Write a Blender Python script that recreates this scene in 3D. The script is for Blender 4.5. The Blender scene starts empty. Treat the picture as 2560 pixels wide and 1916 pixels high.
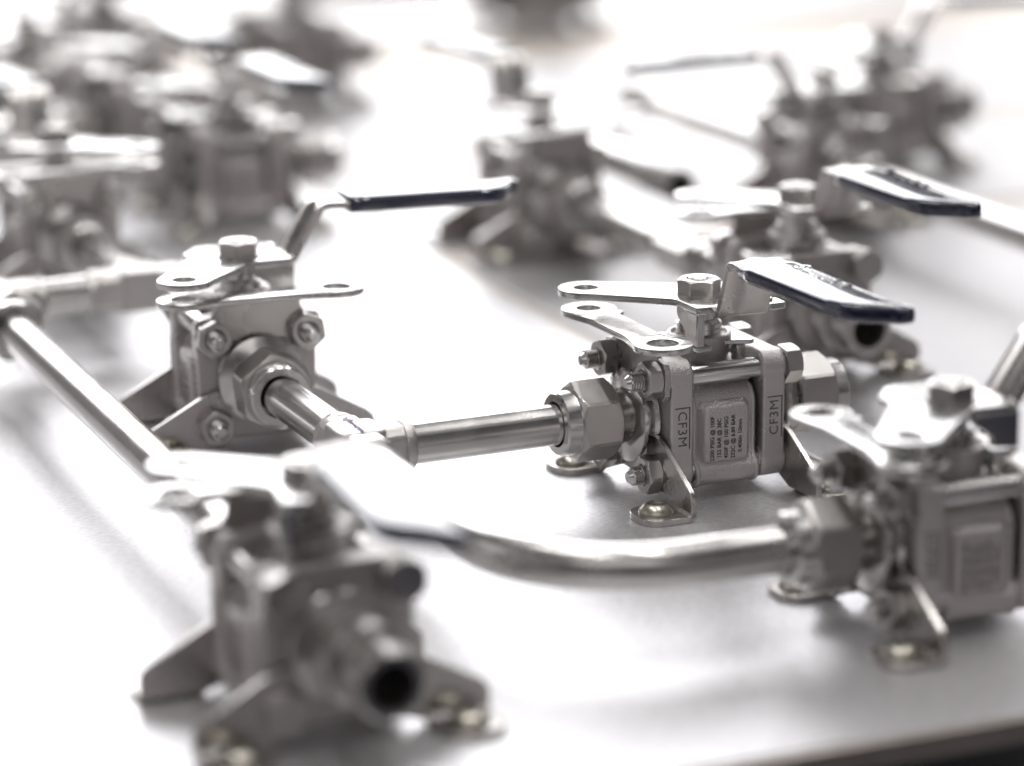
import bpy, bmesh, math, random
from mathutils import Vector, Matrix
random.seed(7)
S = 0.001                      # everything below is written in millimetres
scn = bpy.context.scene
COL = scn.collection

# ------------------------------------------------------------------ camera
cam_d = bpy.data.cameras.new('camera'); cam = bpy.data.objects.new('camera', cam_d); COL.objects.link(cam)
r = Vector((0.92580522, -0.37790933, -0.00832082)); u = Vector((0.10429885, 0.23423017, 0.96657021)); f = Vector((0.36332691, 0.8957236, -0.25626702))
m = Matrix((r, u, -f)).transposed().to_4x4()
m.translation = Vector((-364.533, -756.960, 251.829)) * S
cam.matrix_world = m
cam_d.sensor_width = 36; cam_d.lens = 7588.16 / 2560 * 36
cam_d.clip_start = 0.05; cam_d.clip_end = 60
cam_d.dof.use_dof = True; cam_d.dof.focus_distance = 0.845; cam_d.dof.aperture_fstop = 5.6
scn.camera = cam

# ------------------------------------------------------------------ light of the hall, with added fill lamps
world = bpy.data.worlds.new('World'); scn.world = world; world.use_nodes = True
wn = world.node_tree; wn.nodes.clear()
tc = wn.nodes.new('ShaderNodeTexCoord'); sx = wn.nodes.new('ShaderNodeSeparateXYZ'); ramp = wn.nodes.new('ShaderNodeValToRGB')
bg = wn.nodes.new('ShaderNodeBackground'); wo = wn.nodes.new('ShaderNodeOutputWorld')
wn.links.new(tc.outputs['Generated'], sx.inputs[0]); 
mp = wn.nodes.new('ShaderNodeMapRange'); mp.inputs['From Min'].default_value = -1; mp.inputs['From Max'].default_value = 1
wn.links.new(sx.outputs['Z'], mp.inputs[0]); wn.links.new(mp.outputs[0], ramp.inputs[0])
el = ramp.color_ramp.elements
el[0].position = 0.0; el[0].color = (0.05, 0.047, 0.045, 1)
el[1].position = 1.0; el[1].color = (0.16, 0.155, 0.16, 1)
e = el.new(0.5); e.color = (0.085, 0.077, 0.077, 1)
e = el.new(0.72); e.color = (0.11, 0.105, 0.107, 1)
# the hall around the bench: uneven, some parts lighter than others
hn = wn.nodes.new('ShaderNodeTexNoise'); hn.inputs['Scale'].default_value = 2.6; hn.inputs['Detail'].default_value = 3
wn.links.new(tc.outputs['Generated'], hn.inputs['Vector'])
hm = wn.nodes.new('ShaderNodeMapRange'); hm.inputs['From Min'].default_value = 0.38; hm.inputs['From Max'].default_value = 0.66; hm.inputs['To Min'].default_value = 0.15; hm.inputs['To Max'].default_value = 2.4
wn.links.new(hn.outputs['Fac'], hm.inputs[0]); wn.links.new(ramp.outputs[0], bg.inputs[0]); wn.links.new(hm.outputs[0], bg.inputs[1])
wn.links.new(bg.outputs[0], wo.inputs[0])

def area(name, loc, target, w, h, radiance, color=(1, 1, 1)):
    d = bpy.data.lights.new(name, 'AREA'); d.shape = 'RECTANGLE'; d.size = w; d.size_y = h
    d.energy = radiance * math.pi * w * h; d.color = color
    o = bpy.data.objects.new(name, d); COL.objects.link(o); o.location = loc
    o.rotation_euler = (Vector(target) - Vector(loc)).to_track_quat('-Z', 'Y').to_euler()
    return o
area('window_light_back', (0.42, 2.6, 1.36), (0.3, 0, 0.1), 2.2, 1.7, 3.9, (0.985, 0.985, 1.0))
area('fill_light_right', (2.2, 2.3, 1.25), (0.2, 0, 0.1), 1.2, 2.2, 2.0, (0.97, 0.97, 1.0))  # added dimmer fill that lightens the right-hand sheets, not a window
area('fill_light_low', (0.95, 2.62, 0.27), (0.6, 0, 0.2), 2.9, 0.46, 1.9, (1.0, 0.985, 0.97))  # added low band that brightens the far sheets and plate tops
area('fill_light_left', (-2.3, 0.9, 1.0), (0, 0, 0.1), 1.6, 1.5, 0.35, (1.0, 0.985, 0.97))  # weak added fill from the left, no window known there
area('fill_light_front', (-0.9, -1.9, 1.5), (0, 0, 0.05), 2.2, 1.0, 0.55, (1.0, 0.96, 0.94))  # added fill from behind the camera, lifts the valve fronts
for i, (lx, ly) in enumerate(((-0.55, 0.1), (0.35, 0.15), (1.25, 0.2))):
    area('sparkle_strip_light', (lx, ly, 2.2), (lx, ly + 0.01, 0), 0.08, 1.6, 24.0, (1, 0.985, 0.965))  # added overhead strips for sparkle on the metal, no known lamps

vs = scn.view_settings
scn.display_settings.display_device = 'sRGB'
vs.view_transform = 'Standard'; vs.look = 'None'; vs.exposure = 0.42; vs.gamma = 1.0
try: vs.use_curve_mapping = False
except Exception: pass

# ------------------------------------------------------------------ materials
def metal(name, base, rough, bump=0.0, scale=300.0, stretch=None, rvar=0.0, dist=0.0002, tint=None, aniso=0.0, metallic=1.0):
    mt = bpy.data.materials.new(name); mt.use_nodes = True; nt = mt.node_tree
    b = nt.nodes['Principled BSDF']
    b.inputs['Base Color'].default_value = (*base, 1); b.inputs['Metallic'].default_value = metallic; b.inputs['Roughness'].default_value = rough
    co = nt.nodes.new('ShaderNodeTexCoord'); mpn = nt.nodes.new('ShaderNodeMapping')
    nt.links.new(co.outputs['Object'], mpn.inputs[0])
    if stretch: mpn.inputs['Scale'].default_value = stretch
    n = nt.nodes.new('ShaderNodeTexNoise'); n.inputs['Scale'].default_value = scale; n.inputs['Detail'].default_value = 4
    nt.links.new(mpn.outputs[0], n.inputs['Vector'])
    if bump > 0:
        bp = nt.nodes.new('ShaderNodeBump'); bp.inputs['Strength'].default_value = bump; bp.inputs['Distance'].default_value = dist
        nt.links.new(n.outputs['Fac'], bp.inputs['Height']); nt.links.new(bp.outputs[0], b.inputs['Normal'])
    if rvar > 0:
        n2 = nt.nodes.new('ShaderNodeTexNoise'); n2.inputs['Scale'].default_value = 90; n2.inputs['Detail'].default_value = 5
        nt.links.new(co.outputs['Object'], n2.inputs['Vector'])
        mr = nt.nodes.new('ShaderNodeMapRange'); mr.inputs['From Min'].default_value = .3; mr.inputs['From Max'].default_value = .7
        mr.inputs['To Min'].default_value = max(0.03, rough - rvar); mr.inputs['To Max'].default_value = rough + rvar
        nt.links.new(n2.outputs['Fac'], mr.inputs[0]); nt.links.new(mr.outputs[0], b.inputs['Roughness'])
        mx = nt.nodes.new('ShaderNodeMix'); mx.data_type = 'RGBA'
        mx.inputs['A'].default_value = (*[c * 0.86 for c in base], 1); mx.inputs['B'].default_value = (*[min(1, c * 1.08) for c in base], 1)
        if tint: mx.inputs['A'].default_value = (*tint, 1)
        nt.links.new(n2.outputs['Fac'], mx.inputs['Factor']); nt.links.new(mx.outputs['Result'], b.inputs['Base Color'])
    b.inputs['Anisotropic'].default_value = aniso
    return mt
M = {}
M['cast'] = metal('cast_stainless', (0.64, 0.61, 0.595), 0.33, 0.85, 2300, None, 0.07, 0.00045, metallic=0.9)
M['nut'] = metal('machined_nut_steel', (0.56, 0.54, 0.525), 0.32, 0.12, 3200, None, 0.05, 0.00012)
M['turned'] = metal('turned_stainless', (0.68, 0.665, 0.65), 0.20, 0.10, 500, (9, 0.4, 0.4), 0.05, 0.00005)
M['stamped'] = metal('stamped_stainless', (0.66, 0.65, 0.64), 0.24, 0.10, 500, (0.5, 6, 2), 0.08, 0.00006)
M['tube'] = metal('drawn_tube_steel', (0.60, 0.585, 0.57), 0.21, 0.30, 350, (0.04, 3, 3), 0.05, 0.00010)
M['foot'] = metal('bracket_steel', (0.54, 0.515, 0.50), 0.28, 0.3, 1500, None, 0.08, 0.00008)
M['screw'] = metal('zinc_yellow_screw', (0.53, 0.505, 0.45), 0.26, 0.05, 900, None, 0.06, 0.00005, tint=(0.38, 0.355, 0.30))
M['tube_bent'] = metal('bent_tube_steel', (0.60, 0.585, 0.57), 0.24, 0.12, 900, None, 0.06, 0.00006)
M['forged'] = metal('forged_fitting_steel', (0.56, 0.54, 0.525), 0.36, 0.7, 2600, None, 0.05, 0.00025)

def plain(name, base, rough, metallic=0, coat=0, spec=0.5):
    mt = bpy.data.materials.new(name); mt.use_nodes = True; b = mt.node_tree.nodes['Principled BSDF']
    b.inputs['Base Color'].default_value = (*base, 1); b.inputs['Roughness'].default_value = rough; b.inputs['Metallic'].default_value = metallic
    b.inputs['Coat Weight'].default_value = coat; b.inputs['Coat Roughness'].default_value = 0.06; b.inputs['Specular IOR Level'].default_value = spec
    return mt
M['gasket'] = plain('black_gasket', (0.02, 0.02, 0.02), 0.55)
M['letter_shade'] = plain('painted_letter_shade', (0.14, 0.13, 0.122), 0.6, 0.5)  # dark tone painted on the cast letters for shade at their raised edges
M['ink'] = plain('laser_etched_print', (0.045, 0.028, 0.02), 0.7, 0.2)
M['pen'] = plain('violet_pen_ink', (0.10, 0.04, 0.16), 0.6)
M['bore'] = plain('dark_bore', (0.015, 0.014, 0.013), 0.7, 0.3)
def vinyl():
    mt = plain('navy_vinyl', (0.003, 0.008, 0.036), 0.16, 0, 1.0, 0.8); nt = mt.node_tree; b = nt.nodes['Principled BSDF']
    co = nt.nodes.new('ShaderNodeTexCoord'); n = nt.nodes.new('ShaderNodeTexNoise'); n.inputs['Scale'].default_value = 130; n.inputs['Detail'].default_value = 2
    bp = nt.nodes.new('ShaderNodeBump'); bp.inputs['Strength'].default_value = 0.22; bp.inputs['Distance'].default_value = 0.0004
    nt.links.new(co.outputs['Object'], n.inputs['Vector']); nt.links.new(n.outputs['Fac'], bp.inputs['Height'])
    nt.links.new(bp.outputs[0], b.inputs['Normal']); nt.links.new(bp.outputs[0], b.inputs['Coat Normal'])
    b.inputs['Coat IOR'].default_value = 1.6
    return mt
M['vinyl'] = vinyl()
def sheet_mat(name, base, rough):
    # brushed sheet: many short crossing scratches, as left by an orbital sander
    mt = bpy.data.materials.new(name); mt.use_nodes = True; nt = mt.node_tree; b = nt.nodes['Principled BSDF']
    b.inputs['Base Color'].default_value = (*base, 1); b.inputs['Metallic'].default_value = 0.55; b.inputs['Roughness'].default_value = rough
    co = nt.nodes.new('ShaderNodeTexCoord'); acc = None
    for ang, sc in ((25, 1.0), (68, 0.9), (-40, 1.1)):
        mp_ = nt.nodes.new('ShaderNodeMapping'); mp_.inputs['Rotation'].default_value = (0, 0, math.radians(ang)); mp_.inputs['Scale'].default_value = (420 * sc, 1700 * sc, 1)
        n = nt.nodes.new('ShaderNodeTexNoise'); n.inputs['Scale'].default_value = 1; n.inputs['Detail'].default_value = 2
        nt.links.new(co.outputs['Object'], mp_.inputs[0]); nt.links.new(mp_.outputs[0], n.inputs['Vector'])
        if acc is None: acc = n.outputs['Fac']
        else:
            a = nt.nodes.new('ShaderNodeMath'); a.operation = 'MAXIMUM'; nt.links.new(acc, a.inputs[0]); nt.links.new(n.outputs['Fac'], a.inputs[1]); acc = a.outputs[0]
    bp = nt.nodes.new('ShaderNodeBump'); bp.inputs['Strength'].default_value = 0.9; bp.inputs['Distance'].default_value = 0.00018
    nt.links.new(acc, bp.inputs['Height']); nt.links.new(bp.outputs[0], b.inputs['Normal'])
    cr = nt.nodes.new('ShaderNodeMapRange'); cr.inputs['From Min'].default_value = 0.42; cr.inputs['From Max'].default_value = 0.78
    cm = nt.nodes.new('ShaderNodeMix'); cm.data_type = 'RGBA'
    cm.inputs['A'].default_value = (*[c * 0.74 for c in base], 1); cm.inputs['B'].default_value = (*[min(1, c * 1.22) for c in base], 1)
    nt.links.new(acc, cr.inputs[0]); nt.links.new(cr.outputs[0], cm.inputs['Factor']); nt.links.new(cm.outputs['Result'], b.inputs['Base Color'])
    n2 = nt.nodes.new('ShaderNodeTexNoise'); n2.inputs['Scale'].default_value = 14; n2.inputs['Detail'].default_value = 6
    nt.links.new(co.outputs['Object'], n2.inputs['Vector'])
    mr = nt.nodes.new('ShaderNodeMapRange'); mr.inputs['To Min'].default_value = rough - 0.07; mr.inputs['To Max'].default_value = rough + 0.07
    nt.links.new(n2.outputs['Fac'], mr.inputs[0]); nt.links.new(mr.outputs[0], b.inputs['Roughness'])
    return mt
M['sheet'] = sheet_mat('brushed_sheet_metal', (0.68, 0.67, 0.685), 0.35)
M['sheet_dimmed'] = sheet_mat('brushed_sheet_metal_dimmed', (0.42, 0.408, 0.415), 0.36)  # same sheet metal, weaker reflected light put into a darker base colour
M['strip'] = metal('beige_edge_strip', (0.46, 0.41, 0.37), 0.45, 0.2, 400, (0.1, 3, 3), 0.05, 0.0001, metallic=0.6)
M['floor'] = plain('dark_floor', (0.018, 0.022, 0.04), 0.6)

# ------------------------------------------------------------------ mesh helpers (mm in, metres out)
def finish(bm, name, mat, parent=None, bevel=0.0, angle=35, smooth=True, segs=2):
    bmesh.ops.recalc_face_normals(bm, faces=bm.faces)
    bmesh.ops.scale(bm, vec=(S, S, S), verts=bm.verts)
    me = bpy.data.meshes.new(name); bm.to_mesh(me); bm.free()
    me.materials.append(mat)
    if smooth:
        for p in me.polygons: p.use_smooth = True
        me.set_sharp_from_angle(angle=math.radians(angle))
    o = bpy.data.objects.new(name, me); COL.objects.link(o)
    if parent: o.parent = parent
    if bevel:
        b = o.modifiers.new('bevel', 'BEVEL'); b.width = bevel * S; b.segments = segs; b.limit_method = 'ANGLE'; b.angle_limit = math.radians(40); b.harden_normals = False
    return o

def lathe(bm, prof, axis='X', c=(0, 0, 0), n=40, rot=0.0):
    """prof: list of (a, r) along the axis; r=0 closes to a point."""
    c = Vector(c); rings = []
    for a, rr in prof:
        ring = []
        for i in range(n if rr > 0 else 1):
            t = 2 * math.pi * i / n + rot; p, q = rr * math.cos(t), rr * math.sin(t)
            v = {'X': Vector((a, p, q)), 'Y': Vector((q, a, p)), 'Z': Vector((p, q, a))}[axis] + c
            ring.append(bm.verts.new(v))
        rings.append(ring)
    for A, B in zip(rings, rings[1:]):
        if len(A) == 1 and len(B) == 1: continue
        for i in range(n):
            j = (i + 1) % n
            if len(A) == 1: bm.faces.new((A[0], B[i], B[j]))
            elif len(B) == 1: bm.faces.new((A[i], A[j], B[0]))
            else: bm.faces.new((A[i], A[j], B[j], B[i]))

def prism(bm, pts, a0, a1, axis='X'):
    """closed outline extruded along axis; pts are the two other coordinates in order (y,z)/(x,z)/(x,y)."""
    def P(a, p): return {'X': (a, p[0], p[1]), 'Y': (p[0], a, p[1]), 'Z': (p[0], p[1], a)}[axis]
    A = [bm.verts.new(P(a0, p)) for p in pts]; B = [bm.verts.new(P(a1, p)) for p in pts]
    bm.faces.new(A); bm.faces.new(B[::-1]); k = len(pts)
    for i in range(k): bm.faces.new((A[i], A[(i + 1) % k], B[(i + 1) % k], B[i]))

def arc(cx, cy, rr, a0, a1, n=10):
    return [(cx + rr * math.cos(math.radians(a0 + (a1 - a0) * i / n)), cy + rr * math.sin(math.radians(a0 + (a1 - a0) * i / n))) for i in range(n + 1)]
def rrect(x0, y0, x1, y1, rr, n=5):
    return arc(x1 - rr, y0 + rr, rr, -90, 0, n) + arc(x1 - rr, y1 - rr, rr, 0, 90, n) + arc(x0 + rr, y1 - rr, rr, 90, 180, n) + arc(x0 + rr, y0 + rr, rr, 180, 270, n)

def hexnut(bm, axis, a0, a1, af, c=(0, 0, 0), rot=0.0, hole=0.0, cham=0.9, both=True):
    """hexagon with the corners turned off at its faces"""
    R = af / math.sqrt(3); c = Vector(c); ap = af / 2; N = 72; rows = []
    def hexr(t):
        t = (t - rot) % (math.pi / 3) - math.pi / 6
        return ap / math.cos(t)
    L = abs(a1 - a0); sg = 1 if a1 > a0 else -1
    k = math.tan(math.radians(30))
    rim = ap - 0.2
    levels = [(0, 'rim')] + [(s, 'hex') for s in [0.12 * cham, 0.3 * cham, 0.5 * cham, 0.75 * cham, cham]] + [(L - s, 'hex') for s in ([cham, .75 * cham, .5 * cham, .3 * cham, .12 * cham] if both else [0.05])] + [(L, 'rim' if both else 'full')]
    def rad(t, s):
        h = hexr(t); e = s / k + rim
        h = min(h, e)
        if both: h = min(h, (L - s) / k + rim)
        return h
    out = []
    for s, kind in levels:
        ring = []
        for i in range(N):
            t = 2 * math.pi * i / N; rr = rad(t, s)
            p, q = rr * math.cos(t), rr * math.sin(t); a = a0 + sg * s
            ring.append(bm.verts.new({'X': Vector((a, p, q)), 'Y': Vector((q, a, p)), 'Z': Vector((p, q, a))}[axis] + c))
        out.append(ring)
    if hole > 0:
        def circ(a, rr):
            ring = []
            for i in range(N):
                t = 2 * math.pi * i / N; p, q = rr * math.cos(t), rr * math.sin(t)
                ring.append(bm.verts.new({'X': Vector((a, p, q)), 'Y': Vector((q, a, p)), 'Z': Vector((p, q, a))}[axis] + c))
            return ring
        out = [circ(a0 + sg * 0.9, hole), circ(a0, hole + 0.6)] + out + [circ(a1, hole + .6)]
    for A, B in zip(out, out[1:]):
        for i in range(N): bm.faces.new((A[i], A[(i + 1) % N], B[(i + 1) % N], B[i]))
    bm.faces.new(out[0]); bm.faces.new(out[-1])

def plate2d(name, outline, holes, z0, z1, mat, parent=None, bev=0.25, plane='XY', rough_edge=True):
    """flat stamped plate with round holes, from a filled 2D curve turned into a mesh"""
    cu = bpy.data.curves.new('outline', 'CURVE'); cu.dimensions = '2D'; cu.fill_mode = 'BOTH'
    for pts in [outline] + [arc(hx, hy, hr, 0, 360, 36)[:-1] for hx, hy, hr in holes]:
        sp = cu.splines.new('POLY'); sp.points.add(len(pts) - 1)
        for i, p in enumerate(pts): sp.points[i].co = (p[0], p[1], 0, 1)
        sp.use_cyclic_u = True
    cu.extrude = abs(z1 - z0) / 2 - bev; cu.bevel_depth = bev; cu.bevel_resolution = 1; cu.offset = -bev
    t = bpy.data.objects.new('tmp', cu); COL.objects.link(t)
    dg = bpy.context.evaluated_depsgraph_get(); me = bpy.data.meshes.new_from_object(t.evaluated_get(dg))
    bpy.data.objects.remove(t); bpy.data.curves.remove(cu)
    bm = bmesh.new(); bm.from_mesh(me); bpy.data.meshes.remove(me)
    bmesh.ops.translate(bm, vec=(0, 0, (z0 + z1) / 2), verts=bm.verts)
    bmesh.ops.remove_doubles(bm, verts=bm.verts, dist=1e-4)
    for fc in bm.faces: fc.material_index = 0
    return finish(bm, name, mat, parent, 0, 30)

def text_mesh(txt, size, depth, bold=0.0, spacing=1.0, lines=1.0, align='CENTER'):
    cu = bpy.data.curves.new('txt', 'FONT'); cu.body = txt; cu.size = size; cu.extrude = depth / 2; cu.offset = bold; cu.space_character = spacing; cu.space_line = lines
    cu.align_x = align; cu.align_y = 'CENTER'; cu.resolution_u = 3
    t = bpy.data.objects.new('tmp', cu); COL.objects.link(t)
    dg = bpy.context.evaluated_depsgraph_get(); me = bpy.data.meshes.new_from_object(t.evaluated_get(dg))
    bpy.data.objects.remove(t); bpy.data.curves.remove(cu)
    bm = bmesh.new(); bm.from_mesh(me); bpy.data.meshes.remove(me)
    for fc in bm.faces: fc.material_index = 0
    return bm
def basis(bm, ex, ey, ez, org):
    mt = Matrix((ex, ey, ez)).transposed().to_4x4(); mt.translation = Vector(org)
    bmesh.ops.transform(bm, matrix=mt, verts=bm.verts)
def sweep(bm, path, rr, n=32, caps=True):
    """round tube along a path"""
    rings = []
    up = Vector((0, 0, 1))
    for i, p in enumerate(path):
        p = Vector(p); a = Vector(path[max(0, i - 1)]); b = Vector(path[min(len(path) - 1, i + 1)]); d = (b - a).normalized()
        s = d.cross(up).normalized(); t = s.cross(d)
        rings.append([bm.verts.new(p + rr * (math.cos(2 * math.pi * k / n) * s + math.sin(2 * math.pi * k / n) * t)) for k in range(n)])
    for A, B in zip(rings, rings[1:]):
        for i in range(n): bm.faces.new((A[i], A[(i + 1) % n], B[(i + 1) % n], B[i]))
    if caps: bm.faces.new(rings[0][::-1]); bm.faces.new(rings[-1])

def empty(name, loc, rz=0.0, parent=None):
    o = bpy.data.objects.new(name, None); COL.objects.link(o); o.empty_display_size = 0.01
    o.location = Vector(loc) * S; o.rotation_euler = (0, 0, math.radians(rz))
    if parent: o.parent = parent
    return o
def tag(o, label=None, cat=None, group=None, kind=None):
    if label: o['label'] = label
    if cat: o['category'] = cat
    if group: o['group'] = group
    if kind: o['kind'] = kind
    return o

# ------------------------------------------------------------------ the bench: sheets, strips, floor
def slab(name, x0, y0, x1, y1, z0, z1, mat, bev=0.6):
    bm = bmesh.new(); prism(bm, [(x0, y0), (x1, y0), (x1, y1), (x0, y1)], z0, z1, 'Z')
    return tag(finish(bm, name, mat, None, bev), kind='structure')
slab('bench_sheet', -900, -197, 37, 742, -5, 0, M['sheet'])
slab('bench_sheet', 42, -197, 900, 300, -5, 0, M['sheet_dimmed'])
slab('bench_sheet', 42, 322, 900, 490, -5, 0, M['sheet_dimmed'])
slab('bench_sheet', 42, 512, 900, 742, -5, 0, M['sheet_dimmed'])
slab('bench_sheet', -900, 850, 1500, 2300, -5, 0, M['sheet_dimmed'])
slab('edge_strip', 37.3, -197, 41.7, 742, -5, -0.8, M['strip'], 0.3)
slab('edge_strip', 42, 300.3, 900, 321.7, -5, -0.6, M['strip'], 0.3)
slab('edge_strip', 42, 490.3, 900, 511.7, -5, -0.6, M['strip'], 0.3)
slab('edge_strip', -900, 743.5, 1500, 848.5, -5, -1.2, M['strip'], 0.3)
slab('edge_strip', -900, -199.5, 900, -197.2, -6.5, -0.5, M['strip'], 0.3)
slab('floor', -3000, -3000, 3000, 4000, -420, -400, M['floor'], 0)

# ------------------------------------------------------------------ the valve
ZC = 22.3; W2 = 14.25; H2 = 13.6
def build_body(parent):
    bm = bmesh.new()
    # profile in y,z: lower lobes round the lower bolts, flat long faces, shoulders falling back under the upper bolts
    half = [(12.0, 3.2)] + arc(13.9, 7.6, 4.3, -80, 20, 7) + [(17.6, 9.8), (15.9, 11.6), (15.4, 13), (15.4, 26.0), (15.0, 28.2), (13.6, 30.4), (11.4, 31.8), (9.6, 33.6), (8.6, 37.0)]
    q = half + [(-p[0], p[1]) for p in half[::-1]]
    prism(bm, q, -10.1, 10.1, 'X')
    # raised shoulders at both ends
    for s in (-1, 1):
        pr_ = [(y * 1.03, ZC + (z - ZC) * 1.02) for y, z in q]
        prism(bm, pr_, s * 10.1, s * 8.6, 'X')
    # rating pad on both long faces, sides sloped
    for s in (-1, 1):
        vs0 = [(-8.4, 9.4), (8.0, 9.4), (8.0, 29.8), (-8.4, 29.8)]; vs1 = [(-6.9, 10.8), (6.7, 10.8), (6.7, 25.6), (5.6, 26.8), (-5.8, 26.8), (-6.9, 25.8)]
        A = [bm.verts.new((x, s * 15.0, z)) for x, z in [(-8.8, 9.6), (8.0, 9.6), (8.0, 26.6), (6.8, 28.2), (-7.2, 28.2), (-8.8, 26.8)]]
        B = [bm.verts.new((x, s * 18.0, z)) for x, z in vs1]
        bm.faces.new(B); bm.faces.new(A[::-1])
        for i in range(6): bm.faces.new((A[i], A[(i + 1) % 6], B[(i + 1) % 6], B[i]))
    body = finish(bm, 'valve_body', M['cast'], parent, 0.7, 40, segs=3)
    # printed rating, read from below upwards, on both faces
    rows = ['2200 PSIG @ 100F', '152 BAR @ 38C', '450F @ 100 PSIG', '232C @ 6.89 BAR', '0.406in 10mm']
    for s in (-1, 1):
        t = bmesh.new()
        for i, row in enumerate(rows):
            b2 = text_mesh(row, 1.72, 0.05, 0.028, 0.98)
            xx = -4.9 + i * 2.2
            if s < 0: basis(b2, Vector((0, 0, 1)), Vector((-1, 0, 0)), Vector((0, -1, 0)), (xx, -18.03, 17.6))
            else: basis(b2, Vector((0, 0, 1)), Vector((1, 0, 0)), Vector((0, 1, 0)), (-xx, 18.03, 17.6))
            me = bpy.data.meshes.new('t'); b2.to_mesh(me); b2.free(); t.from_mesh(me); bpy.data.meshes.remove(me)
        o = finish(t, 'printed_rating', M['ink'], body, 0, smooth=False)
    return body

def build_gasket(parent, s):
    bm = bmesh.new(); lathe(bm, [(s * 10.15, 0), (s * 10.15, 15.6), (s * 10.95, 15.6), (s * 10.95, 0)], 'X', (0, 0, ZC), 40)
    return finish(bm, 'gasket', M['gasket'], parent)

def build_flange(parent, s):
    bm = bmesh.new()
    # outline of the plate: boss at each corner, slightly drawn-in sides
    zs = 18.5; o = []
    for cy, cz, a in ((1, -1, -90), (1, 1, 0), (-1, 1, 90), (-1, -1, 180)):
        o += [(p[0], ZC + p[1]) for p in arc(cy * (W2 - 0.2), cz * (zs - 4.2), 4.2, a, a + 90, 7)]
    prism(bm, o, s * 11.1, s * 18.1, 'X')
    for cy in (-1, 1):
        for cz in (-1, 1):
            lathe(bm, [(s * 10.9, 0), (s * 10.9, 4.3), (s * 11.3, 4.9), (s * 18.3, 4.9), (s * 18.7, 4.4), (s * 18.7, 0)], 'X', (0, cy * 13.55, ZC + cz * 13.65), 28)
    fl = finish(bm, 'end_flange', M['cast'], parent, 1.3, 40, segs=3)
    # cast lettering in a thin frame on the front and the back edge
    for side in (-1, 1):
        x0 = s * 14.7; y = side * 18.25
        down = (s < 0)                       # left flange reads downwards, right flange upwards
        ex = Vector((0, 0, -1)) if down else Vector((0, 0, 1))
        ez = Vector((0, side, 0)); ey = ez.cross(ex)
        for nm, bold, d0, dep, mt_ in (('cast_lettering', 0.0, 0.03, 0.12, M['letter_shade']),):
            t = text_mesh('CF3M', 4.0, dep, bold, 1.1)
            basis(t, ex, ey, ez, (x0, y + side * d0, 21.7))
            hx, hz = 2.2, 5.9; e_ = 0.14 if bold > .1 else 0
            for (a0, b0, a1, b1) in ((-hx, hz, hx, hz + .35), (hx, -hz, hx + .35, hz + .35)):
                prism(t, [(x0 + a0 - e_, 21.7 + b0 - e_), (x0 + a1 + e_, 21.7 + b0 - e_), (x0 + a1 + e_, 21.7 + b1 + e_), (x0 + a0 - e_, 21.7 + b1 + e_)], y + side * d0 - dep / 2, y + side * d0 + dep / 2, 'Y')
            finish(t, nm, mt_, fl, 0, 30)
    return fl

def build_end(parent, s, style='nut'):
    bm = bmesh.new()
    prof = [(18.5, 0), (18.5, 9.6), (19.6, 9.0), (21.6, 9.6), (22.0, 12.6), (22.5, 13.1), (23.5, 13.1), (24.4, 11.2), (25.4, 8.2)]
    if style == 'nut':
        th = []; a = 25.4
        while a < 28.4: th += [(a, 8.3), (a + .35, 7.6), (a + .7, 8.3)]; a += .7
        prof += th + [(29.0, 7.4), (38.0, 7.0), (38.0, 0)]
    else:
        prof += [(26.0, 8.6), (29.6, 8.6), (30.2, 10.3), (35.6, 10.3), (36.6, 9.4), (37.0, 7.6), (43.0, 7.5), (43.4, 8.3), (49.2, 8.3), (50.2, 7.4), (50.2, 5.6), (48.6, 5.1), (24, 5.1), (24, 0)]
    lathe(bm, [(s * a, rr) for a, rr in prof], 'X', (0, 0, ZC), 56)
    # square root of the end piece behind the disc
    lathe(bm, [(s * 18.4, 0), (s * 18.4, 12.2), (s * 19.5, 11.4), (s * 20.4, 10.2), (s * 20.4, 0)], 'X', (0, 0, ZC), 48)
    e_ = finish(bm, 'end_fitting', M['turned'] if style == 'nut' else M['nut'], parent, 0, 28)
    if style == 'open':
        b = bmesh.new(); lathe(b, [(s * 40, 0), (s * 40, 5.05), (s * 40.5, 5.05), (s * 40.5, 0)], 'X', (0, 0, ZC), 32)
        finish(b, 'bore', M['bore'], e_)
    if style == 'nut':
        nb = bmesh.new()
        hexnut(nb, 'X', s * 28.6, s * 40.6, 20.6, (0, 0, ZC), math.radians(23), 0, 1.6)
        n_ = finish(nb, 'compression_nut', M['nut'], parent, 0, 22)
        cb = bmesh.new()
        lathe(cb, [(s * 39.5, 0), (s * 39.5, 9.5), (s * 40.8, 9.3), (s * 44.6, 9.1), (s * 45.2, 8.6), (s * 45.2, 6.5), (s * 44.4, 6.25), (s * 42, 6.2), (s * 42, 0)], 'X', (0, 0, ZC), 56)
        finish(cb, 'nut_collar', M['turned'], n_, 0, 25)
    return e_

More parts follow.
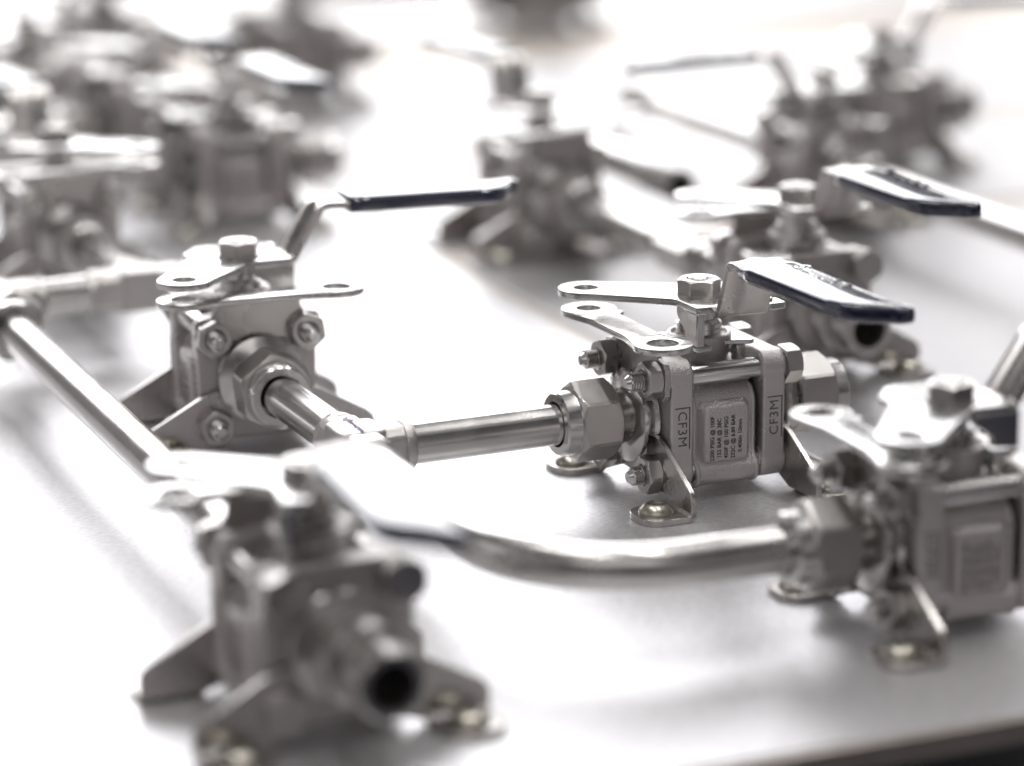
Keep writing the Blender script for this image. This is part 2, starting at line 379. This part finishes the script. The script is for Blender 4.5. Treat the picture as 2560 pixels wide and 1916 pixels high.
def build_bolt(parent, cy, cz, extra=0.0, plate=True):
    bm = bmesh.new(); c = (0, cy * W2, ZC + cz * H2)
    prof = [(-30.6 - extra, 0), (-30.6 - extra, 1.4), (-29.4 - extra, 2.2)]
    a = -29.4 - extra
    while a < -21.0: prof += [(a + .22, 2.75), (a + .44, 2.75), (a + .72, 2.15)]; a += .8
    prof += [(-19, 2.6), (-18, 3.0), (20.5, 3.0), (20.5, 0)]
    lathe(bm, prof, 'X', c, 28)
    bolt = finish(bm, 'flange_bolt', M['turned'], parent, 0, 28)
    hb = bmesh.new(); hexnut(hb, 'X', 23.6, 18.75, 9.9, c, math.radians(random.uniform(0, 60)), 0, 0.9, both=False)
    finish(hb, 'bolt_head', M['nut'], bolt, 0, 22)
    nb = bmesh.new()
    hexnut(nb, 'X', -25.2, -20.75, 9.9, c, math.radians(30 if cz > 0 else 12) + 0.15 * cy, 2.7, 0.9)
    finish(nb, 'hex_nut', M['nut'], bolt, 0, 22)
    wb = bmesh.new(); lathe(wb, [(-20.74, 2.9), (-20.74, 5.3), (-20.6, 5.3), (-20.6, 2.9)], 'X', c, 28)
    finish(wb, 'washer', M['turned'], bolt, 0, 30)
    return bolt

def build_bracket(parent, sx_, sy_):
    bm = bmesh.new()
    X0, X1 = 18.9, 20.6
    wall = [(8, 19.2), (13.5, 19.0), (18.5, 17.2), (33.2, 9.0), (35.0, 7.4), (35.5, 5.8), (35.5, 1.0), (19.5, 1.0), (8, 5.5)]
    prism(bm, [(sy_ * p[0], p[1]) for p in wall], sx_ * X0, sx_ * X1, 'X')
    # bend between wall and foot
    ys = (sy_ * 19.5, sy_ * 35.5); n = 6; ro, ri = 2.6, 0.8; cx, cz = 21.5, 2.6
    outer = [(sx_ * (cx - ro * math.cos(math.radians(90 * i / n))), cz - ro * math.sin(math.radians(90 * i / n))) for i in range(n + 1)]
    inner = [(sx_ * (cx - ri * math.cos(math.radians(90 * i / n))), cz - ri * math.sin(math.radians(90 * i / n))) for i in range(n + 1)]
    pts = outer + inner[::-1]
    k = len(pts); A = [bm.verts.new((p[0], ys[0], p[1])) for p in pts]; B = [bm.verts.new((p[0], ys[1], p[1])) for p in pts]
    for i in range(k): bm.faces.new((A[i], A[(i + 1) % k], B[(i + 1) % k], B[i]))
    for i in range(n):
        for V in (A, B): bm.faces.new((V[i], V[i + 1], V[k - 2 - i], V[k - 1 - i]))
    tab = [(sx_ * 21.4, sy_ * 19.5)] + [(sx_ * p[0], sy_ * p[1]) for p in arc(27.6, 26.0, 6.5, -80, 0, 8) + arc(28.2, 29.6, 5.9, 0, 88, 8)] + [(sx_ * 21.4, sy_ * 35.5)]
    prism(bm, tab, 0.03, 1.8, 'Z')
    br = finish(bm, 'mounting_bracket', M['foot'], parent, 0.25, 35)
    c = (sx_ * 27.3, sy_ * 27.3, 0)
    sb = bmesh.new()
    lathe(sb, [(1.78, 0), (1.78, 4.9), (2.1, 5.0), (2.35, 4.95), (3.1, 4.5), (3.9, 3.7), (4.5, 2.75), (4.6, 2.3)], 'Z', c, 32)
    lathe(sb, [(4.6, 2.3), (3.4, 1.9), (3.4, 0)], 'Z', c, 6, 0.4)
    bmesh.ops.remove_doubles(sb, verts=sb.verts, dist=0.01)
    # bridge between round head and hexagonal socket
    hs = bmesh.new()
    finish(sb, 'button_screw', M['screw'], br, 0, 38)
    hs.free()
    wb = bmesh.new(); lathe(wb, [(1.81, 4.9), (1.81, 6.2), (2.25, 6.2), (2.25, 4.9)], 'Z', c, 32)
    return br

def build_lock_plate(parent):
    o = [(-19.0, -13), (-19.0, 12.5)] + arc(-18.2, 15.5, 1.9, -60, 70, 5) + arc(-23.6, 23.1, 8.0, -25, 190, 18) + [(-30.6, 16.5), (-29.3, 11), (-29.1, -10), (-30.2, -16.5)] + arc(-23.5, -23.5, 8.3, 160, 372, 20)
    lp = plate2d('lock_plate', o, [(-23.6, 23.1, 3.6), (-23.5, -23.5, 4.4)], 46.9, 48.8, M['stamped'], parent)
    bm = bmesh.new()
    wall = [(-13, 46.4), (13, 46.4), (13, 43.5), (14.2, 41.6), (18.0, 41.0), (19.2, 39.5), (19.2, 32), (17.5, 30.2), (11, 30.8), (8, 34), (-8, 34), (-11, 30.8), (-17.5, 30.2), (-19.2, 32), (-19.2, 39.5), (-18, 41), (-14.2, 41.6), (-13, 43.5)]
    prism(bm, wall, -18.95, -20.5, 'X')
    n = 6; ro, ri = 2.4, 0.6; cx, cz = -21.3, 46.4
    outer = [(cx + ro * math.cos(math.radians(90 * i / n)), cz + ro * math.sin(math.radians(90 * i / n))) for i in range(n + 1)]
    inner = [(cx + ri * math.cos(math.radians(90 * i / n)), cz + ri * math.sin(math.radians(90 * i / n))) for i in range(n + 1)]
    pts = outer + inner[::-1]; k = len(pts)
    A = [bm.verts.new((p[0], -13, p[1])) for p in pts]; B = [bm.verts.new((p[0], 13, p[1])) for p in pts]
    for i in range(k): bm.faces.new((A[i], A[(i + 1) % k], B[(i + 1) % k], B[i]))
    for i in range(n):
        for V in (A, B): bm.faces.new((V[i], V[i + 1], V[k - 2 - i], V[k - 1 - i]))
    finish(bm, 'plate_wall', M['foot'], lp, 0.2, 35)
    return lp

def build_bonnet(parent):
    bm = bmesh.new()
    lathe(bm, [(33.5, 0), (33.5, 6.0), (35.5, 7.0), (37.2, 8.2), (38.5, 8.75), (41.0, 8.8), (43.0, 8.8), (43.1, 9.3), (44.2, 9.3), (44.5, 8.9), (44.5, 8.1), (43.6, 7.8), (43.4, 0)], 'Z', (0, 0, 0), 56)
    bn = finish(bm, 'bonnet', M['cast'], parent, 0, 35)
    sb = bmesh.new()
    pts = [(y * 1, x) for x, y in []]
    o = arc(11.2, -8.2, 1.9, -120, 40, 6) + arc(0, 0, 7.4, 20, 110, 8) + arc(-11.8, 8.4, 1.9, 60, 220, 6) + arc(0, 0, 7.4, 200, 290, 8)
    prism(sb, o, 41.6, 42.9, 'Z')
    for px, py in ((8.6, -7.6), (-9.4, 7.6)):
        prism(sb, rrect(px - 1.5, py - 1.9, px + 1.5, py + 1.9, .6), 36.0, 41.6, 'Z')
    finish(sb, 'stop_plate', M['stamped'], bn, 0.25)
    wb = bmesh.new(); prof = [(43.0, 0), (43.0, 6.2)]
    z = 43.2
    for i in range(3): prof += [(z, 6.6), (z + 1.15, 6.5), (z + 1.2, 6.1), (z + 1.45, 6.1)]; z += 1.5
    prof += [(48.2, 5.6), (48.4, 4.6), (53.0, 4.6), (53.0, 0)]
    lathe(wb, prof, 'Z', (0, 0, 0), 40)
    finish(wb, 'spring_washers', M['turned'], bn, 0, 30)
    return bn

def build_handle(parent):
    """hub plate, stop ear, padlock arm, cranked lever and vinyl sleeve"""
    o = [(-8.4, -14.0), (-7.6, -14.8), (1.5, -14.8), (2.5, -12.8), (12.5, -12.8), (14.5, -13.5), (17.2, -12.0), (17.4, -9), (14.0, -5.5), (16.5, -1.5)] + arc(14.2, 6.2, 4.6, -20, 60, 6) + arc(8.6, 11.4, 3.6, 40, 120, 5) + [(2.5, 15.0)] + arc(-24.6, 22.9, 8.0, 62, 245, 20) + [(-9.6, -0.6), (-8.4, -2.2)]
    hub = plate2d('lever_handle', o, [(-24.6, 22.9, 3.6)], 53.0, 55.0, M['stamped'], parent)
    bm = bmesh.new()
    ear = [(-2.4, 53.2), (-2.4, 51.0), (-3.4, 49.8), (-7.0, 47.4), (-7.6, 46.2), (-7.6, 44.4), (-14.8, 43.6), (-14.8, 53.2)]
    prism(bm, ear, -8.5, -5.9, 'X')
    ear2 = [(-7.4, 43.8), (-14.8, 43.4), (-14.8, 42.0), (-7.4, 42.2)]
    prism(bm, ear2, -8.4, -3.5, 'X')
    prism(bm, rrect(14.0, -15.5, 19.6, -9.5, .8), 52.2, 54.2, 'Z')
    finish(bm, 'stop_ear', M['stamped'], hub, 0.35)
    # lever strip
    bm = bmesh.new()
    path = [(-9.6, 54.0, -2.6, 12.4), (-12.8, 53.4, -2.8, 12.6), (-14.6, 52.6, -3, 12.8), (-15.8, 52.9, -3.1, 12.8), (-16.8, 54.4, -3.2, 12.8), (-18.0, 57.0, -3.4, 12.2), (-21.2, 62.8, -4.0, 11.4), (-23.6, 67.2, -4.4, 10.8), (-24.8, 68.7, -4.6, 10.7), (-26.4, 69.4, -4.7, 10.6), (-29, 69.4, -4.9, 10.6), (-34.5, 68.9, -5.2, 10.5), (-40, 68.7, -5, 10.5)]
    th = 2.1; K = 10; top = []; bot = []
    for i, (y, z, xa, xb) in enumerate(path):
        a = path[max(0, i - 1)]; b = path[min(len(path) - 1, i + 1)]
        d = Vector((0, b[0] - a[0], b[1] - a[1])).normalized(); nrm = Vector((0, -d.z, d.y)) * -1   # points up/back
        if nrm.z < 0 and abs(nrm.z) > 0.01: nrm = -nrm
        rib = 1.5 * max(0, 1 - abs(i - 6.5) / 4.5)
        tr, br_ = [], []
        for k in range(K + 1):
            t = k / K; x = xa + (xb - xa) * t; off = rib * (math.exp(-((t - .5) / .17) ** 2) - 0.45)
            c = Vector((x, y, z)) + nrm * off
            tr.append(bm.verts.new(c + nrm * th / 2)); br_.append(bm.verts.new(c - nrm * th / 2))
        top.append(tr); bot.append(br_)
    for i in range(len(path) - 1):
        for k in range(K):
            bm.faces.new((top[i][k], top[i][k + 1], top[i + 1][k + 1], top[i + 1][k])); bm.faces.new((bot[i][k], bot[i + 1][k], bot[i + 1][k + 1], bot[i][k + 1]))
        bm.faces.new((top[i][0], top[i + 1][0], bot[i + 1][0], bot[i][0])); bm.faces.new((top[i][K], bot[i][K], bot[i + 1][K], top[i + 1][K]))
    for e_ in (0, -1):
        for k in range(K): bm.faces.new((top[e_][k], top[e_][k + 1], bot[e_][k + 1], bot[e_][k]))
    finish(bm, 'lever_arm', M['foot'], hub, 0.35, 40)
    # vinyl sleeve
    bm = bmesh.new()
    secs = [(-33.6, -5.2, 10.2, .75), (-34.2, -6.1, 10.9, 1.0), (-40, -6.2, 11.2, 1), (-60, -5.0, 11.5, 1), (-76, -4.0, 11.9, 1), (-81, -3.4, 12.2, 1), (-84.0, -1.8, 12.6, .98), (-86.2, 1.0, 12.9, .95), (-88.0, 4.0, 13.3, .92), (-89.5, 6.6, 13.8, .9), (-91.6, 8.4, 14.2, .86), (-93.0, 9.6, 13.6, .7), (-93.5, 10.6, 12.8, .45)]
    rings = []
    for y, xa, xb, hs in secs:
        zc = 68.8 - (-34 - y) * 0.022; w = (xb - xa) / 2; cx = (xa + xb) / 2; h = 2.65 * hs; ring = []
        for i in range(40):
            t = 2 * math.pi * i / 40; c_, s_ = math.cos(t), math.sin(t)
            ex_ = 0.36
            x = cx + w * math.copysign(abs(c_) ** ex_, c_); z = zc + h * math.copysign(abs(s_) ** 0.6, s_)
            if s_ > 0: z += 0.32 * (1 - ((x - cx) / w) ** 2)
            ring.append(bm.verts.new((x, y, z)))
        rings.append(ring)
    for A, B in zip(rings, rings[1:]):
        for i in range(40): bm.faces.new((A[i], A[(i + 1) % 40], B[(i + 1) % 40], B[i]))
    bm.faces.new(rings[0][::-1]); bm.faces.new(rings[-1])
    sl = finish(bm, 'grip_sleeve', M['vinyl'], hub, 0, 60)
    t = text_mesh('Swagelok', 6.6, 0.5, 0.06, 1.05)
    basis(t, Vector((0, -1, -0.022)).normalized(), Vector((1, 0, 0)), Vector((0, -0.022, 1)), (7.2, -57, 71.1))
    finish(t, 'moulded_lettering', M['vinyl'], sl, 0, 35)
    nb = bmesh.new(); hexnut(nb, 'Z', 59.9, 55.6, 11.0, (0, 0, 0), math.radians(38), 3.2, 1.0, both=False)
    lathe(nb, [(55.7, 0), (55.7, 6.5), (55.02, 6.5), (55.02, 0)], 'Z', (0, 0, 0), 36)
    lathe(nb, [(58, 0), (58, 3.1), (60.1, 3.1), (60.5, 2.6), (60.5, 0)], 'Z', (0, 0, 0), 28)
    finish(nb, 'stem_nut', M['nut'], hub, 0, 22)
    return hub

ENDS = {}
def build_valve(handle_rot, left='nut', right='nut', extra=0.0):
    root = empty('ball_valve', (0, 0, 0))
    build_body(root)
    for s in (-1, 1):
        build_gasket(root, s); build_flange(root, s)
    build_end(root, -1, left); build_end(root, 1, right)
    for cy in (-1, 1):
        for cz in (-1, 1): build_bolt(root, cy, cz, -0.8 if cz < 0 else 0)
    for a in (-1, 1):
        for b in (-1, 1): build_bracket(root, a, b)
    build_lock_plate(root); build_bonnet(root)
    h = build_handle(root); h.rotation_euler = (0, 0, math.radians(handle_rot))
    return root
def copy_tree(o, parent=None):
    c = o.copy(); COL.objects.link(c)
    for k in ('label', 'category', 'group'):
        if k in c.keys() and parent is None: del c[k]
    if parent: c.parent = parent
    for ch in o.children: copy_tree(ch, c)
    return c

GV = 'ball valves on the bench'
protoNN = build_valve(0, 'nut', 'nut')
protoNO = build_valve(0, 'nut', 'open')       # open stub at +x end, nut at -x end
used = set()
def place(proto, x, y, rot, hrot, label):
    if proto.name in used: o = copy_tree(proto)
    else: used.add(proto.name); o = proto
    o.location = (x * S, y * S, 0); o.rotation_euler = (0, 0, math.radians(rot))
    for ch in o.children:
        if ch.name.startswith('lever_handle'): ch.rotation_euler = (0, 0, math.radians(hrot))
    tag(o, label, 'valve', GV)
    return o
place(protoNN, 0, 0, 2.17, 0, 'sharply focused ball valve with rating print and navy lever pointing toward the viewer')
place(protoNN, -104.3, 102.8, 87.5, 0, 'ball valve seen end-on left of centre, slim lever pointing right')
place(protoNN, 6.9, -128.6, -0.6, 87, 'blurred ball valve cut by the right edge, joined to the bent tube')
place(protoNO, -160.3, -129.8, -88, 81.5, 'large dark blurred ball valve at bottom left with empty round end facing the viewer')
place(protoNO, 88, 109.4, -90, 90, 'ball valve behind the sharp one, open round end under the sharp lever')
place(protoNN, 84, 318, 90, 90, 'blurred ball valve at top centre with short lever pointing up to the left')
place(protoNN, -107, 320, 90, 90, 'blurred ball valve at the left edge above the long diagonal tube')
place(protoNN, -13, 412, 0, 0, 'blurred ball valve upper left with rating panel and two stacked lock plates')
place(protoNN, -13, 532, 0, 0, 'very blurred ball valve at top left, behind the one with the rating panel')
place(protoNN, 208, 318, -90, 0, 'blurred ball valve upper right with navy lever pointing left')
place(protoNN, 288, 415, 0, 90, 'very blurred ball valve at top right with lever rising to the corner')
place(protoNN, -46, 622, 0, 90, 'very blurred ball valve body in the top left corner of the photo')
place(protoNN, 104, 690, 0, 0, 'very blurred ball valve body at the top edge, rightmost of the top-left cluster')
place(protoNN, 22, 745, 0, 0, 'very blurred ball valve filling the gap at the top edge between the two top-left levers')
place(protoNN, 318, 880, 0, 0, 'very blurred ball valve feet at the top edge on the farthest sheet')

# ------------------------------------------------------------------ tubes and fittings
TR = 5.9
def tube(path, label, cat='tube', rr=TR):
    """path in mm; object placed at its start so the brushed texture runs along it"""
    p0 = Vector(path[0]); d = Vector(path[1]) - p0
    ang = math.atan2(d.y, d.x)
    inv = Matrix.Rotation(-ang, 4, 'Z') @ Matrix.Translation(-p0)
    bm = bmesh.new(); sweep(bm, [inv @ Vector(p) for p in path], rr)
    o = finish(bm, 'steel_tube', M['tube_bent'] if len(path) > 3 else M['tube'], None, 0.3, 40)
    o.location = p0 * S; o.rotation_euler = (0, 0, ang)
    return tag(o, label, cat, 'stainless tubes joining the valves')
def fitting(x, y, arms, label, z=ZC, rot=0.0, L=16.0, name='cross_fitting', pen=False, nuts=()):
    """forged tube fitting: eight-sided arms leaving a block, socket collars at their ends"""
    root = empty(name, (x, y, 0), rot); bm = bmesh.new()
    h = 7.0; c = 4.0
    g = h - 0.35
    sec = [(-g, -c), (-c, -g), (c, -g), (g, -c), (g, c), (c, g), (-c, g), (-g, c)]
    prism(bm, rrect(-h, -h, h, h, 2.0), z - h, z + h, 'Z')
    for a in arms:
        b2 = bmesh.new(); prism(b2, sec, 0, L - 3.0, 'X')
        lathe(b2, [(L - 5.2, 0), (L - 3.6, 7.1), (L - 0.6, 7.1), (L, 6.6), (L, 0)], 'X', (0, 0, 0), 36)
        bmesh.ops.rotate(b2, cent=(0, 0, 0), matrix=Matrix.Rotation(math.radians(a), 3, 'Z'), verts=b2.verts)
        bmesh.ops.translate(b2, vec=(0, 0, z), verts=b2.verts)
        me = bpy.data.meshes.new('t'); b2.to_mesh(me); b2.free(); bm.from_mesh(me); bpy.data.meshes.remove(me)
    finish(bm, 'forged_body', M['forged'], root, 0.8, 40, segs=2)
    for a in nuts:
        nb = bmesh.new(); hexnut(nb, 'X', L + 0.1, L + 15, 20.6, (0, 0, z), 0.4, 0, 1.6)
        bmesh.ops.rotate(nb, cent=(0, 0, 0), matrix=Matrix.Rotation(math.radians(a), 3, 'Z'), verts=nb.verts); nn = finish(nb, 'compression_nut', M['nut'], root, 0, 22)
        nb = bmesh.new(); lathe(nb, [(L + 14.8, 0), (L + 14.8, 9.6), (L + 20, 9.3), (L + 20.6, 8.8), (L + 20.6, 6.5), (L + 18, 6.2), (L + 18, 0)], 'X', (0, 0, z), 40)
        bmesh.ops.rotate(nb, cent=(0, 0, 0), matrix=Matrix.Rotation(math.radians(a), 3, 'Z'), verts=nb.verts); finish(nb, 'nut_collar', M['turned'], nn, 0, 25)
    if pen:
        # a scrawled pen mark on the flat top
        b3 = bmesh.new(); xs = -7.5; prev = None; path = []
        for i in range(72):
            t = i / 71; w = 1.1 * (0.75 + 0.25 * math.sin(i * 0.9))
            path.append(Vector((w * math.sin(i * 1.25) * (1.4 if i in range(8, 24) else 0.8) + 0.3 * math.cos(i * .7), 9.5 - 16.5 * t + 0.35 * math.sin(i * 2.1), z + h + 0.05)))
        for a, b in zip(path, path[1:]):
            d = (b - a); s_ = Vector((-d.y, d.x, 0)).normalized() * 0.2
            v = [b3.verts.new(a + s_), b3.verts.new(a - s_), b3.verts.new(b - s_), b3.verts.new(b + s_)]
            b3.faces.new(v)
        finish(b3, 'pen_scrawl', M['pen'], root, 0, smooth=False)
    return tag(root, label, 'pipe fitting', 'forged fittings between the tubes')
def coupling(x, y, rot, label, L=24):
    root = empty('tube_coupling', (x, y, 0), rot); bm = bmesh.new()
    hexnut(bm, 'X', -L / 2, L / 2, 15.5, (0, 0, ZC), 0.3, 0, 1.2)
    finish(bm, 'coupling_hex', M['nut'], root, 0, 22)
    for q in (-1, 1):
        bm = bmesh.new(); lathe(bm, [(q * (L / 2 + 4), 0), (q * (L / 2 + 4), 6.8), (q * (L / 2 + .02), 7.2), (q * (L / 2 + .02), 0)], 'X', (0, 0, ZC), 32)
        finish(bm, 'coupling_collar', M['turned'], root)
    return tag(root, label, 'pipe fitting', 'forged fittings between the tubes')

z = ZC
fitting(-105.2, -3.9, (0, 90, -90), 'forged tee fitting with violet pen scrawl, joining three tubes left of the sharp valve', pen=True, rot=0)
tube([(-90.5, -3.5, z), (-43, -1.65, z)], 'sharp horizontal steel tube between the pen-marked fitting and the sharp valve')
tube([(-105.2, 11, z), (-106.2, 60, z)], 'short steel tube from the end-on valve down to the pen-marked fitting')
R0 = 40; bend = [(-105.2, -18.5, z), (-105.2, -60, z)] + [(-105.2 + R0 - R0 * math.cos(math.radians(a)), -88.2 - R0 * math.sin(math.radians(a)), z) for a in range(0, 91, 5)] + [(-54, -128.2, z), (-36, -128.2, z)]
tube(bend, 'bent steel tube curving round to the blurred valve at the right edge')
tube([(-158.8, -86, z), (-158.8, 178, z)], 'long diagonal steel tube running down the left side of the photo')
fitting(-158.8, 209, (-90, 0, 180), 'bright forged fitting at the left edge where the long diagonal tube starts', L=19, nuts=(-90,), name='tee_fitting')
tube([(-142, 209.5, z), (-122, 212.5, z)], 'short horizontal blurred tube near the left edge', rr=6.2)
fitting(-107, 213, (180, 90, 0), 'blurred forged fitting below the left-edge valve', L=18)
tube([(-107, 229, z), (-107, 276, z)], 'short blurred tube coming out of the left-edge valve')
tube([(84, 204, z), (84, 275, z)], 'blurred tube leaving the top-centre valve toward the valve behind the sharp one')
coupling(85, 186, 90, 'blurred hexagonal coupling behind the sharp lock plates')
tube([(86, 170, z), (87.5, 152, z)], 'stub of blurred tube between hexagonal coupling and the valve behind the sharp one')
tube([(208, 361, z), (208, 478, z)], 'wide blurred pale tube running into the back of the upper right valve', rr=6.2)
fitting(208, 492, (-90, 90), 'blurred pale coupling at the far end of the upper right tube', L=16, name='tube_coupling')
tube([(208, 275, z), (208, 20, z)], 'pale blurred tube cut by the right edge of the photo')
tube([(-56, 412, z), (-135, 412, z)], 'blurred horizontal tube at left leading to the valve with the rating panel')
tube([(-56, 532, z), (-190, 532, z)], 'very blurred horizontal tube at the upper left edge')

# an open-ended tube lying behind the top-centre valve
root = empty('open_tube', (134, 296, 0)); bm = bmesh.new()
lathe(bm, [(0.0, 4.9), (0, 6.6), (.5, 6.9), (110, 6.9), (110, 0)], 'Y', (0, 0, z), 36)
lathe(bm, [(0.0, 4.9), (6.0, 4.8)], 'Y', (0, 0, z), 36)
finish(bm, 'tube_wall', M['tube'], root, 0, 35)
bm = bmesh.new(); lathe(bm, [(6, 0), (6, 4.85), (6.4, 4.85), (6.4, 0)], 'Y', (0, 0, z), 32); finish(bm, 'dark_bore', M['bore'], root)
tag(root, 'blurred pale open tube with a dark end, right of the top-centre valve', 'tube', 'stainless tubes joining the valves')
tube([(160, 880, z), (262, 880, z)], 'very blurred tube running to the farthest valve at the top edge')
tube([(372, 880, z), (600, 880, z)], 'very blurred tube leaving the farthest valve to the right at the top edge')

# ------------------------------------------------------------------ render
scn.render.engine = 'CYCLES'
scn.cycles.max_bounces = 8; scn.cycles.glossy_bounces = 5; scn.cycles.sample_clamp_indirect = 12
scn.cycles.use_denoising = True
